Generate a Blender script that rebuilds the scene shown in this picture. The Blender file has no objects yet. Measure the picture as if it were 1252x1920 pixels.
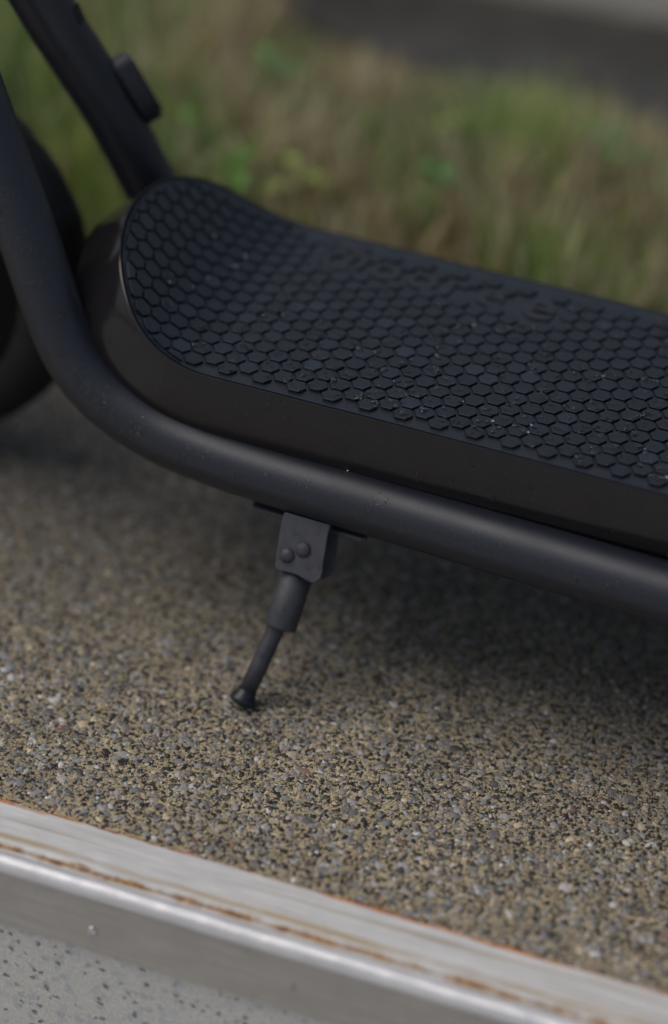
import bpy, bmesh, math, random
import numpy as np
from mathutils import Vector, Matrix

random.seed(7)
rng = np.random.default_rng(11)
scene = bpy.context.scene

# ------------------------------------------------------------------ camera
cam_d = bpy.data.cameras.new("camera")
cam = bpy.data.objects.new("camera", cam_d)
scene.collection.objects.link(cam)
scene.camera = cam
RT = Vector((0.93022333, 0.36281903, 0.05519879))
DN = Vector((0.25273391, -0.52426121, -0.81318863))
FW = Vector((-0.26610173, 0.77039764, -0.57937668))
m = Matrix((RT, -DN, -FW)).transposed().to_4x4()
m.translation = Vector((0.37335028, -1.36140818, 1.0761441))
cam.matrix_world = m
cam_d.sensor_fit = 'VERTICAL'
cam_d.sensor_height = 36.0
cam_d.lens = 105.0
cam_d.clip_start = 0.02
cam_d.clip_end = 400.0
cam_d.dof.use_dof = True
cam_d.dof.focus_distance = 1.646
cam_d.dof.aperture_fstop = 1.7
cam_d.dof.aperture_blades = 9

# ------------------------------------------------------------------ world, sun
SUN_EL, SUN_AZ = math.radians(60), math.radians(-108)   # azimuth from +Y, clockwise
world = bpy.data.worlds.new("World")
scene.world = world
world.use_nodes = True
wn = world.node_tree.nodes
wl = world.node_tree.links
sky = wn.new("ShaderNodeTexSky")
sky.sky_type = 'NISHITA'
sky.sun_disc = False
sky.sun_elevation = SUN_EL
sky.sun_rotation = SUN_AZ
sky.air_density = 1.3
sky.dust_density = 5.0
sky.ozone_density = 1.0
hs = wn.new("ShaderNodeHueSaturation")
hs.inputs["Saturation"].default_value = 0.80
wl.new(sky.outputs[0], hs.inputs["Color"])
wl.new(hs.outputs[0], wn["Background"].inputs[0])
wn["Background"].inputs[1].default_value = 0.097

sun_d = bpy.data.lights.new("sun", 'SUN')
sun_d.energy = 0.7
sun_d.angle = math.radians(50)
sun_d.color = (1.0, 0.98, 0.96)
sun = bpy.data.objects.new("sun", sun_d)
scene.collection.objects.link(sun)
sdir = Vector((math.sin(SUN_AZ) * math.cos(SUN_EL), math.cos(SUN_AZ) * math.cos(SUN_EL), math.sin(SUN_EL)))
sun.rotation_euler = sdir.to_track_quat('Z', 'Y').to_euler()
sun.location = sdir * 5

scene.view_settings.view_transform = 'Standard'
scene.view_settings.look = 'None'
scene.view_settings.gamma = 1.0
scene.view_settings.use_curve_mapping = False
scene.view_settings.exposure = -0.08
scene.cycles.use_denoising = True
scene.cycles.max_bounces = 8

# ------------------------------------------------------------------ helpers
COL = scene.collection

def mesh_obj(name, verts, faces, mat, parent=None, smooth=False, kind=None):
    me = bpy.data.meshes.new(name)
    me.from_pydata([tuple(v) for v in verts], [], faces)
    me.update()
    if smooth:
        me.polygons.foreach_set("use_smooth", [True] * len(me.polygons))
    if mat:
        me.materials.append(mat)
    o = bpy.data.objects.new(name, me)
    COL.objects.link(o)
    if parent:
        o.parent = parent
    if kind:
        o["kind"] = kind
    return o

def bm_obj(name, bm, mat, parent=None, smooth=False, kind=None):
    me = bpy.data.meshes.new(name)
    bmesh.ops.recalc_face_normals(bm, faces=bm.faces)
    bm.to_mesh(me)
    bm.free()
    if smooth:
        me.polygons.foreach_set("use_smooth", [True] * len(me.polygons))
    me.materials.append(mat)
    o = bpy.data.objects.new(name, me)
    COL.objects.link(o)
    if parent:
        o.parent = parent
    if kind:
        o["kind"] = kind
    return o

def empty(name, loc, label, cat, group=None):
    o = bpy.data.objects.new(name, None)
    COL.objects.link(o)
    o.location = loc
    o["label"] = label
    o["category"] = cat
    if group:
        o["group"] = group
    return o

def catmull(pts, n):
    P = [Vector(p) for p in pts]
    P = [P[0] * 2 - P[1]] + P + [P[-1] * 2 - P[-2]]
    out = []
    for i in range(1, len(P) - 2):
        for k in range(n):
            t = k / n
            a, b, c, d = P[i - 1], P[i], P[i + 1], P[i + 2]
            out.append(0.5 * ((2 * b) + (c - a) * t + (2 * a - 5 * b + 4 * c - d) * t * t + (3 * b - a - 3 * c + d) * t ** 3))
    out.append(P[-2])
    return out

def tube_data(path, radii, seg=32, cap=True):
    if not isinstance(radii, (list, tuple)):
        radii = [radii] * len(path)
    path = [Vector(p) for p in path]
    verts, faces = [], []
    t0 = (path[1] - path[0]).normalized()
    up = Vector((0, 1, 0)) if abs(t0.y) < 0.9 else Vector((1, 0, 0))
    nrm = (up - t0 * up.dot(t0)).normalized()
    for i, p in enumerate(path):
        if i == 0:
            t = path[1] - p
        elif i == len(path) - 1:
            t = p - path[i - 1]
        else:
            t = path[i + 1] - path[i - 1]
        if t.length < 1e-9:
            t = t0
        t.normalize()
        t0 = t
        nrm = (nrm - t * nrm.dot(t)).normalized()
        bi = t.cross(nrm)
        for k in range(seg):
            a = 2 * math.pi * k / seg
            verts.append(p + (nrm * math.cos(a) + bi * math.sin(a)) * radii[i])
    for i in range(len(path) - 1):
        for k in range(seg):
            k2 = (k + 1) % seg
            faces.append((i * seg + k, i * seg + k2, (i + 1) * seg + k2, (i + 1) * seg + k))
    if cap:
        faces.append(tuple(range(seg - 1, -1, -1)))
        b = (len(path) - 1) * seg
        faces.append(tuple(range(b, b + seg)))
    return verts, faces

def tube(name, path, radii, mat, parent=None, seg=32):
    v, f = tube_data(path, radii, seg)
    o = mesh_obj(name, v, f, mat, parent, smooth=True)
    for p in o.data.polygons:
        if len(p.vertices) > 4:
            p.use_smooth = False
    return o

def bevelled_poly(name, poly, frame, z0, z1, bev, mat, parent=None):
    """polygon (local u,v) extruded between z0 and z1 in a frame (origin, e1, e2, e3), edges bevelled"""
    o_, e1, e2, e3 = frame
    bm = bmesh.new()
    vs = [bm.verts.new(o_ + e1 * u + e2 * v + e3 * z0) for u, v in poly]
    f = bm.faces.new(vs)
    r = bmesh.ops.extrude_face_region(bm, geom=[f])
    bmesh.ops.translate(bm, verts=[g for g in r['geom'] if isinstance(g, bmesh.types.BMVert)], vec=e3 * (z1 - z0))
    if bev:
        bmesh.ops.bevel(bm, geom=list(bm.edges), offset=bev, segments=2, affect='EDGES', profile=0.6)
    return bm_obj(name, bm, mat, parent)

# ------------------------------------------------------------------ materials
def newmat(name):
    mt = bpy.data.materials.new(name)
    mt.use_nodes = True
    nt = mt.node_tree
    return mt, nt, nt.nodes["Principled BSDF"]

def N(nt, kind, **kw):
    n = nt.nodes.new(kind)
    for k, v in kw.items():
        if k in n.inputs:
            n.inputs[k].default_value = v
        else:
            setattr(n, k, v)
    return n

def coord(nt, scale=None):
    tc = N(nt, "ShaderNodeTexCoord")
    if scale is None:
        return tc.outputs["Object"]
    mp = N(nt, "ShaderNodeMapping")
    mp.inputs["Scale"].default_value = scale
    nt.links.new(tc.outputs["Object"], mp.inputs[0])
    return mp.outputs[0]

def noise(nt, vec, scale, detail=4, rough=0.55, dist=0.0):
    n = N(nt, "ShaderNodeTexNoise", Scale=scale, Detail=detail, Roughness=rough, Distortion=dist)
    nt.links.new(vec, n.inputs["Vector"])
    return n

def ramp(nt, src, stops):
    r = N(nt, "ShaderNodeValToRGB")
    el = r.color_ramp.elements
    while len(el) > 1:
        el.remove(el[-1])
    el[0].position = stops[0][0]
    el[0].color = stops[0][1] if len(stops[0][1]) == 4 else (*stops[0][1], 1)
    for p, c in stops[1:]:
        e = el.new(p)
        e.color = c if len(c) == 4 else (*c, 1)
    nt.links.new(src, r.inputs[0])
    return r.outputs[0]

def g(v):
    return (v, v, v, 1)

def mix(nt, fac, a, b, blend='MIX'):
    mx = N(nt, "ShaderNodeMix", data_type='RGBA', blend_type=blend)
    for i, s in ((0, fac), (6, a), (7, b)):
        if isinstance(s, (int, float)):
            mx.inputs[i].default_value = s
        elif isinstance(s, tuple):
            mx.inputs[i].default_value = s if len(s) == 4 else (*s, 1)
        else:
            nt.links.new(s, mx.inputs[i])
    return mx.outputs[2]

def math_(nt, op, a, b=0.0, clamp=False):
    mm = N(nt, "ShaderNodeMath", operation=op, use_clamp=clamp)
    for i, s in ((0, a), (1, b)):
        if isinstance(s, (int, float)):
            mm.inputs[i].default_value = s
        else:
            nt.links.new(s, mm.inputs[i])
    return mm.outputs[0]

def bump(nt, bsdf, h, strength, dist):
    b = N(nt, "ShaderNodeBump", Strength=strength, Distance=dist)
    nt.links.new(h, b.inputs["Height"])
    nt.links.new(b.outputs[0], bsdf.inputs["Normal"])

# satin grey-black frame paint with metallic flake
M_frame, nt, bs = newmat("frame_paint")
v = coord(nt)
vo = N(nt, "ShaderNodeTexVoronoi", Scale=2600.0)
nt.links.new(v, vo.inputs["Vector"])
sp = ramp(nt, vo.outputs["Color"], [(0.0, (0.018, 0.021, 0.029)), (0.86, (0.024, 0.028, 0.038)), (1.0, (0.10, 0.105, 0.12))])
n1 = noise(nt, v, 22, 5)
bs.inputs["Metallic"].default_value = 0.25
c1 = mix(nt, ramp(nt, n1.outputs[0], [(0.35, g(0)), (0.7, g(1))]), sp, mix(nt, 0.35, sp, (0.018, 0.021, 0.03)))
nt.links.new(c1, bs.inputs["Base Color"])
nt.links.new(ramp(nt, n1.outputs[0], [(0.3, g(0.33)), (0.7, g(0.46))]), bs.inputs["Roughness"])
n2 = noise(nt, v, 1500, 2)
bump(nt, bs, n2.outputs[0], 0.25, 0.0003)

M_stand, nt, bs = newmat("stand_paint")
v = coord(nt)
n1 = noise(nt, v, 140, 6, 0.7)
nt.links.new(ramp(nt, n1.outputs[0], [(0.32, (0.020, 0.021, 0.026)), (0.46, (0.042, 0.044, 0.054)), (0.7, (0.052, 0.054, 0.064))]), bs.inputs["Base Color"])
nt.links.new(ramp(nt, n1.outputs[0], [(0.3, g(0.6)), (0.7, g(0.42))]), bs.inputs["Roughness"])
bump(nt, bs, noise(nt, v, 700, 4, 0.6).outputs[0], 0.3, 0.0005)
# glossy moulded shell of the deck
M_shell, nt, bs = newmat("deck_shell_plastic")
v = coord(nt)
n1 = noise(nt, v, 35, 6)
nt.links.new(ramp(nt, n1.outputs[0], [(0.3, (0.0125, 0.0114, 0.0125)), (0.8, (0.0165, 0.0150, 0.0165))]), bs.inputs["Base Color"])
nt.links.new(ramp(nt, noise(nt, v, 60, 6, 0.7).outputs[0], [(0.35, g(0.10)), (0.75, g(0.2))]), bs.inputs["Roughness"])
bs.inputs["Specular IOR Level"].default_value = 0.34
bump(nt, bs, noise(nt, v, 900, 3).outputs[0], 0.05, 0.0003)

# rubber mat
def rubber(name, base, r0, r1):
    M, nt, bs = newmat(name)
    v = coord(nt)
    geo = N(nt, "ShaderNodeNewGeometry")
    vv = geo.outputs["Position"]
    n1 = noise(nt, vv, 90, 5, 0.6)
    n3 = noise(nt, vv, 420, 3, 0.6)
    cc = mix(nt, n3.outputs[0], tuple(x * 0.72 for x in base), tuple(x * 1.3 for x in base))
    dust = ramp(nt, noise(nt, vv, 1700, 2).outputs[0], [(0.70, g(0)), (0.76, g(1))])
    cc = mix(nt, math_(nt, 'MULTIPLY', dust, 0.22), cc, (0.12, 0.11, 0.10))
    oi = N(nt, "ShaderNodeObjectInfo")
    cc = mix(nt, 1.0, cc, ramp(nt, oi.outputs["Random"], [(0.0, g(0.75)), (0.88, g(1.2)), (1.0, g(2.2))]), 'MULTIPLY')
    nt.links.new(cc, bs.inputs["Base Color"])
    nt.links.new(ramp(nt, n1.outputs[0], [(0.38, g(r0)), (0.62, g(r1))]), bs.inputs["Roughness"])
    bump(nt, bs, noise(nt, vv, 1300, 3).outputs[0], 0.16, 0.0003)
    return M
M_mat = rubber("mat_rubber", (0.0075, 0.009, 0.0125), 0.33, 0.46)
M_tread = rubber("tread_rubber", (0.0065, 0.009, 0.0140), 0.30, 0.42)
M_letter = rubber("letter_rubber", (0.017, 0.019, 0.023), 0.36, 0.5)
M_tyre = rubber("tyre_rubber", (0.004, 0.004, 0.0045), 0.55, 0.75)

M_black, nt, bs = newmat("black_plastic")
bs.inputs["Base Color"].default_value = (0.006, 0.006, 0.007, 1)
bs.inputs["Roughness"].default_value = 0.5
bs.inputs["Specular IOR Level"].default_value = 0.3

M_hub, nt, bs = newmat("matt_black_hub")
bs.inputs["Base Color"].default_value = (0.004, 0.004, 0.004, 1)
bs.inputs["Roughness"].default_value = 0.7
bs.inputs["Specular IOR Level"].default_value = 0.12
M_rivet, nt, bs = newmat("polished_rivet")
bs.inputs["Base Color"].default_value = (0.55, 0.55, 0.56, 1)
bs.inputs["Metallic"].default_value = 1.0
bs.inputs["Roughness"].default_value = 0.22
M_lens, nt, bs = newmat("dark_lens")
bs.inputs["Base Color"].default_value = (0.03, 0.03, 0.035, 1)
bs.inputs["Roughness"].default_value = 0.08
M_drop, nt, bs = newmat("water")
bs.inputs["Base Color"].default_value = (1, 1, 1, 1)
bs.inputs["Roughness"].default_value = 0.0
bs.inputs["IOR"].default_value = 1.33
bs.inputs["Transmission Weight"].default_value = 1.0

# pavement matrix: tan sandy cement, black specks
M_pave, nt, bs = newmat("sandy_cement")
geo = N(nt, "ShaderNodeNewGeometry")
v = geo.outputs["Position"]
n1 = noise(nt, v, 1200, 4, 0.7)
n2 = noise(nt, v, 320, 5, 0.72, 0.4)
n3 = noise(nt, v, 14, 4, 0.6)
c1 = ramp(nt, n1.outputs[0], [(0.32, (0.05, 0.040, 0.026)), (0.44, (0.33, 0.26, 0.145)), (0.58, (0.82, 0.68, 0.43))])
c2 = mix(nt, ramp(nt, n2.outputs[0], [(0.45, g(1)), (0.49, g(0))]), c1, (0.016, 0.014, 0.011))
c3 = mix(nt, ramp(nt, n3.outputs[0], [(0.4, g(0)), (0.75, g(0.5))]), c2, (0.14, 0.115, 0.08))
def grey_rear(nt, v, c):
    """darkens and greys the pavement colour from the front edge towards the back"""
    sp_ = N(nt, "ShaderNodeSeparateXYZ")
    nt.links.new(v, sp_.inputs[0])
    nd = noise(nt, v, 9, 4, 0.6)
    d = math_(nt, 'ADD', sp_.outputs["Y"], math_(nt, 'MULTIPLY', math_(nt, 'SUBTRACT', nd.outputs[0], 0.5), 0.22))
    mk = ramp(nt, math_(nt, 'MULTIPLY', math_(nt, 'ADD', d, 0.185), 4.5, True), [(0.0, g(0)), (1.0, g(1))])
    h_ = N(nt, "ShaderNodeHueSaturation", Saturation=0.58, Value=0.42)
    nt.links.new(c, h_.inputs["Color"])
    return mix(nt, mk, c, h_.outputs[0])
nt.links.new(grey_rear(nt, v, c3), bs.inputs["Base Color"])
bs.inputs["Roughness"].default_value = 0.85
bump(nt, bs, n2.outputs[0], 1.0, 0.0022)

# stones
M_stone, nt, bs = newmat("aggregate_stone")
at = N(nt, "ShaderNodeAttribute", attribute_name="stone_tint")
geo = N(nt, "ShaderNodeNewGeometry")
v = geo.outputs["Position"]
n1 = noise(nt, v, 1100, 4, 0.65)
cc = mix(nt, 1.0, at.outputs["Color"], ramp(nt, n1.outputs[0], [(0.3, g(0.62)), (0.7, g(1.25))]), 'MULTIPLY')
nt.links.new(grey_rear(nt, v, cc), bs.inputs["Base Color"])
bs.inputs["Roughness"].default_value = 0.55
bump(nt, bs, n1.outputs[0], 0.5, 0.0006)

# concrete of the step face
M_step, nt, bs = newmat("pale_speckled_concrete")
sx = N(nt, "ShaderNodeSeparateXYZ")
nt.links.new(coord(nt), sx.inputs[0])
cb = N(nt, "ShaderNodeCombineXYZ")
nt.links.new(sx.outputs["X"], cb.inputs["X"])
nt.links.new(math_(nt, 'ADD', sx.outputs["Y"], sx.outputs["Z"]), cb.inputs["Y"])
v = cb.outputs[0]
vo = N(nt, "ShaderNodeTexVoronoi", Scale=210.0, Randomness=1.0)
dn = noise(nt, v, 300, 3, 0.6)
ad = N(nt, "ShaderNodeMixRGB", blend_type='ADD')
ad.inputs[0].default_value = 0.006
nt.links.new(v, ad.inputs[1])
nt.links.new(dn.outputs["Color"], ad.inputs[2])
nt.links.new(ad.outputs[0], vo.inputs["Vector"])
sel = ramp(nt, vo.outputs["Color"], [(0.0, (0.36, 0.38, 0.42)), (0.3, (0.50, 0.52, 0.55)), (0.5, (0.66, 0.64, 0.60)), (0.8, (0.58, 0.565, 0.54)), (1.0, (0.74, 0.73, 0.71))])
edge = ramp(nt, vo.outputs["Distance"], [(0.38, g(0)), (0.7, g(1))])
c1 = mix(nt, edge, sel, (0.62, 0.605, 0.565))
vb = N(nt, "ShaderNodeTexVoronoi", Scale=190.0)
nt.links.new(ad.outputs[0], vb.inputs["Vector"])
blk = math_(nt, 'MULTIPLY', ramp(nt, vb.outputs["Distance"], [(0.22, g(1)), (0.40, g(0))]), ramp(nt, vb.outputs["Color"], [(0.32, g(1)), (0.42, g(0))]))
c2 = mix(nt, blk, c1, (0.12, 0.11, 0.105))
c3 = mix(nt, ramp(nt, noise(nt, v, 520, 5, 0.75).outputs[0], [(0.36, g(0.75)), (0.58, g(0))]), c2, (0.44, 0.42, 0.38))
nt.links.new(c3, bs.inputs["Base Color"])
bs.inputs["Roughness"].default_value = 0.8
bump(nt, bs, noise(nt, v, 500, 4).outputs[0], 0.5, 0.0008)

# aluminium nosing: worn painted tread band
def rustmask(nt, v, ycen, width, xs, thr0, thr1):
    sepr = N(nt, "ShaderNodeSeparateXYZ")
    nt.links.new(v, sepr.inputs[0])
    d = math_(nt, 'ABSOLUTE', math_(nt, 'SUBTRACT', sepr.outputs["Y"], ycen))
    band = math_(nt, 'SUBTRACT', 1.0, math_(nt, 'DIVIDE', d, width), True)
    mp = N(nt, "ShaderNodeMapping")
    mp.inputs["Scale"].default_value = (xs, 130, 130)
    nt.links.new(v, mp.inputs[0])
    n = noise(nt, mp.outputs[0], 1.0, 6, 0.75)
    return ramp(nt, math_(nt, 'MULTIPLY', band, n.outputs[0]), [(thr0, g(0)), (thr1, g(1))])

def metal_mat(name, base_dark, base_light, rough, metallic):
    M, nt, bs = newmat(name)
    v = coord(nt)
    st = coord(nt, (24, 260, 260))
    n1 = noise(nt, st, 1.0, 5, 0.6)
    c = ramp(nt, n1.outputs[0], [(0.3, base_dark), (0.62, base_light)])
    n2 = noise(nt, v, 45, 6, 0.65)
    c = mix(nt, ramp(nt, n2.outputs[0], [(0.4, g(0)), (0.75, g(0.5))]), c, tuple(x * 0.72 for x in base_light))
    return M, nt, bs, v, c, n1, n2

M_nose, nt, bs, v, c, n1, n2 = metal_mat("painted_worn_metal", (0.50, 0.49, 0.465), (0.66, 0.66, 0.645), 0.4, 0.0)
scr = coord(nt, (5, 300, 300))
ns = noise(nt, scr, 1.0, 3, 0.5, 0.3)
c = mix(nt, ramp(nt, ns.outputs[0], [(0.60, g(0)), (0.67, g(0.6))]), c, (0.34, 0.27, 0.19))
r4 = rustmask(nt, v, -0.0270, 0.0085, 16, 0.33, 0.50)
c = mix(nt, math_(nt, 'MULTIPLY', r4, 0.8), c, (0.42, 0.30, 0.15))
r2 = rustmask(nt, v, -0.0328, 0.0062, 60, 0.33, 0.50)
c = mix(nt, r2, c, ramp(nt, noise(nt, v, 260, 4, 0.7).outputs[0], [(0.35, (0.13, 0.075, 0.035)), (0.5, (0.36, 0.17, 0.05)), (0.65, (0.46, 0.34, 0.17))]))
r1 = rustmask(nt, v, 0.0, 0.0060, 30, 0.33, 0.42)
c = mix(nt, r1, c, ramp(nt, noise(nt, v, 120, 4, 0.7).outputs[0], [(0.35, (0.14, 0.055, 0.04)), (0.55, (0.30, 0.09, 0.03)), (0.7, (0.55, 0.20, 0.04))]))
r5 = rustmask(nt, v, -0.0008, 0.0105, 13, 0.42, 0.52)
c = mix(nt, r5, c, ramp(nt, noise(nt, v, 200, 4, 0.7).outputs[0], [(0.35, (0.30, 0.10, 0.03)), (0.55, (0.55, 0.20, 0.04)), (0.7, (0.60, 0.34, 0.12))]))
spt = noise(nt, v, 240, 3, 0.6)
c = mix(nt, ramp(nt, spt.outputs[0], [(0.70, g(0)), (0.74, g(0.6))]), c, (0.36, 0.17, 0.10))
nt.links.new(c, bs.inputs["Base Color"])
bs.inputs["Metallic"].default_value = 0.0
bs.inputs["Roughness"].default_value = 0.55
bump(nt, bs, ns.outputs[0], 0.35, 0.0006)

M_bead, nt, bs, v, c, n1, n2 = metal_mat("bare_worn_metal", (0.62, 0.62, 0.63), (0.80, 0.80, 0.81), 0.3, 1.0)
r3 = rustmask(nt, v, -0.0378, 0.0030, 20, 0.30, 0.5)
c = mix(nt, r3, c, (0.25, 0.13, 0.05))
nt.links.new(c, bs.inputs["Base Color"])
bs.inputs["Metallic"].default_value = 0.6
nt.links.new(ramp(nt, n2.outputs[0], [(0.3, g(0.46)), (0.7, g(0.66))]), bs.inputs["Roughness"])
bump(nt, bs, noise(nt, coord(nt, (1, 0.6, 0.6)), 45, 4, 0.55).outputs[0], 0.45, 0.004)

M_flange, nt, bs, v, c, n1, n2 = metal_mat("dull_flange_metal", (0.35, 0.33, 0.30), (0.42, 0.395, 0.36), 0.5, 0.5)
vst = coord(nt, (42, 20, 2.0))
nn = noise(nt, vst, 1.0, 3, 0.5)
c = mix(nt, ramp(nt, nn.outputs[0], [(0.64, g(0)), (0.74, g(0.6))]), c, (0.22, 0.165, 0.10))
sc2 = ramp(nt, noise(nt, coord(nt, (110, 50, 60)), 1.0, 3, 0.5).outputs[0], [(0.68, g(0)), (0.74, g(0.5))])
c = mix(nt, sc2, c, (0.11, 0.11, 0.12))
nt.links.new(c, bs.inputs["Base Color"])
bs.inputs["Metallic"].default_value = 0.15
bs.inputs["Roughness"].default_value = 0.5

def simple(name, stops, scale, rough=0.9, detail=6, bmp=0.5, bd=0.01):
    M, nt, bs = newmat(name)
    v = coord(nt)
    n = noise(nt, v, scale, detail, 0.65)
    nt.links.new(ramp(nt, n.outputs[0], stops), bs.inputs["Base Color"])
    bs.inputs["Roughness"].default_value = rough
    bump(nt, bs, n.outputs[0], bmp, bd)
    return M
M_soil = simple("garden_soil", [(0.3, (0.030, 0.024, 0.014)), (0.5, (0.060, 0.045, 0.026)), (0.7, (0.10, 0.08, 0.045))], 30)
M_asphalt = simple("dark_asphalt", [(0.3, (0.030, 0.030, 0.028)), (0.5, (0.046, 0.045, 0.042)), (0.7, (0.064, 0.062, 0.056))], 18)
M_path = simple("grey_concrete", [(0.3, (0.15, 0.14, 0.122)), (0.7, (0.20, 0.19, 0.165))], 25)

M_grass, nt, bs = newmat("grass_blade")
at = N(nt, "ShaderNodeAttribute", attribute_name="blade_tint")
nt.links.new(at.outputs["Color"], bs.inputs["Base Color"])
bs.inputs["Roughness"].default_value = 0.55
tr = N(nt, "ShaderNodeBsdfTranslucent")
nt.links.new(at.outputs["Color"], tr.inputs["Color"])
ms = N(nt, "ShaderNodeMixShader")
ms.inputs[0].default_value = 0.42
nt.links.new(bs.outputs[0], ms.inputs[1])
nt.links.new(tr.outputs[0], ms.inputs[2])
nt.links.new(ms.outputs[0], nt.nodes["Material Output"].inputs["Surface"])

def leafmat(name, a, b):
    M, nt, bs = newmat(name)
    n = noise(nt, coord(nt), 60, 4)
    nt.links.new(ramp(nt, n.outputs[0], [(0.3, a), (0.7, b)]), bs.inputs["Base Color"])
    bs.inputs["Roughness"].default_value = 0.45
    return M
M_leaf = leafmat("fresh_leaf", (0.12, 0.34, 0.05), (0.20, 0.46, 0.08))
M_leaf_dark = leafmat("dark_leaf", (0.05, 0.20, 0.045), (0.09, 0.28, 0.06))
M_leaf_yellow = leafmat("yellow_green_leaf", (0.28, 0.38, 0.07), (0.38, 0.46, 0.12))
M_leaf_red = leafmat("red_leaf", (0.40, 0.10, 0.06), (0.50, 0.16, 0.09))
M_stem = leafmat("plant_stem", (0.08, 0.10, 0.03), (0.14, 0.13, 0.05))

# ------------------------------------------------------------------ the setting
STEP_ROT = 0.020     # the step edge runs slightly askew to the scooter
def edge_y(x):
    return -0.2567 + STEP_ROT * x

def slab(name, x0, x1, ya, yb, z0, z1, mat, nx=2):
    """block between the front line ya(x) and the back line yb(x)"""
    xs = [x0, x1]
    vs = []
    for x in xs:
        for y, z in ((ya(x), z0), (yb(x), z0), (yb(x), z1), (ya(x), z1)):
            vs.append((x, y, z))
    f = [(0, 1, 2, 3), (7, 6, 5, 4), (0, 4, 5, 1), (1, 5, 6, 2), (2, 6, 7, 3), (3, 7, 4, 0)]
    return mesh_obj(name, vs, f, mat, kind="structure")

GY = 0.275
slab("pavement", -3.0, 3.0, edge_y, lambda x: GY + STEP_ROT * x, -0.30, 0.0, M_pave)
slab("step_wall", -3.0, 3.0, lambda x: edge_y(x) - 0.0415, lambda x: edge_y(x) - 0.0005, -0.165, -0.0035, M_step)
gr = mesh_obj("ground", [(-150, -150, -0.16), (150, -150, -0.16), (150, 0, -0.16), (-150, 0, -0.16)], [(0, 1, 2, 3)], M_step, kind="structure")
mesh_obj("soil", [(-60, GY - 0.1, -0.012), (60, GY - 0.1, -0.012), (60, 1.02, -0.012), (-60, 1.02, -0.012)], [(0, 1, 2, 3)], M_soil, kind="structure")

def strip(name, y0, y1, z, mat, slope=0.0, x=60):
    return mesh_obj(name, [(-x, y0 - slope * x, z), (x, y0 + slope * x, z), (x, y1 + slope * x, z), (-x, y1 - slope * x, z)], [(0, 1, 2, 3)], mat, kind="structure")
mesh_obj("asphalt_strip", [(-0.80, 0.95, -0.008), (-0.62, 0.84, -0.008), (-0.44, 0.725, -0.008), (-0.25, 0.655, -0.008), (60, 0.64, -0.008), (60, 0.95, -0.008)], [(0, 1, 2, 3, 4, 5)], M_asphalt, kind="structure")
mesh_obj("far_ground", [(-150, 1.01, -0.016), (150, 1.01, -0.016), (150, 300, -0.016), (-150, 300, -0.016)], [(0, 1, 2, 3)], M_soil, kind="structure")

# far kerb: concrete block with a pale top
def kerb():
    bm = bmesh.new()
    pts = [(0.0, -0.01), (0.0, 0.022), (0.006, 0.028), (1.1, 0.034), (1.1, -0.01)]
    a = [bm.verts.new((-0.58, 0.795 + p - 0.58 * 0.08, z)) for p, z in pts]
    b = [bm.verts.new((3, 0.795 + p + 3 * 0.08, z)) for p, z in pts]
    for i in range(5):
        j = (i + 1) % 5
        bm.faces.new((a[i], a[j], b[j], b[i]))
    bm.faces.new(a)
    bm.faces.new(b[::-1])
    return bm_obj("concrete_path", bm, M_path, kind="structure")
kerb()

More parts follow.
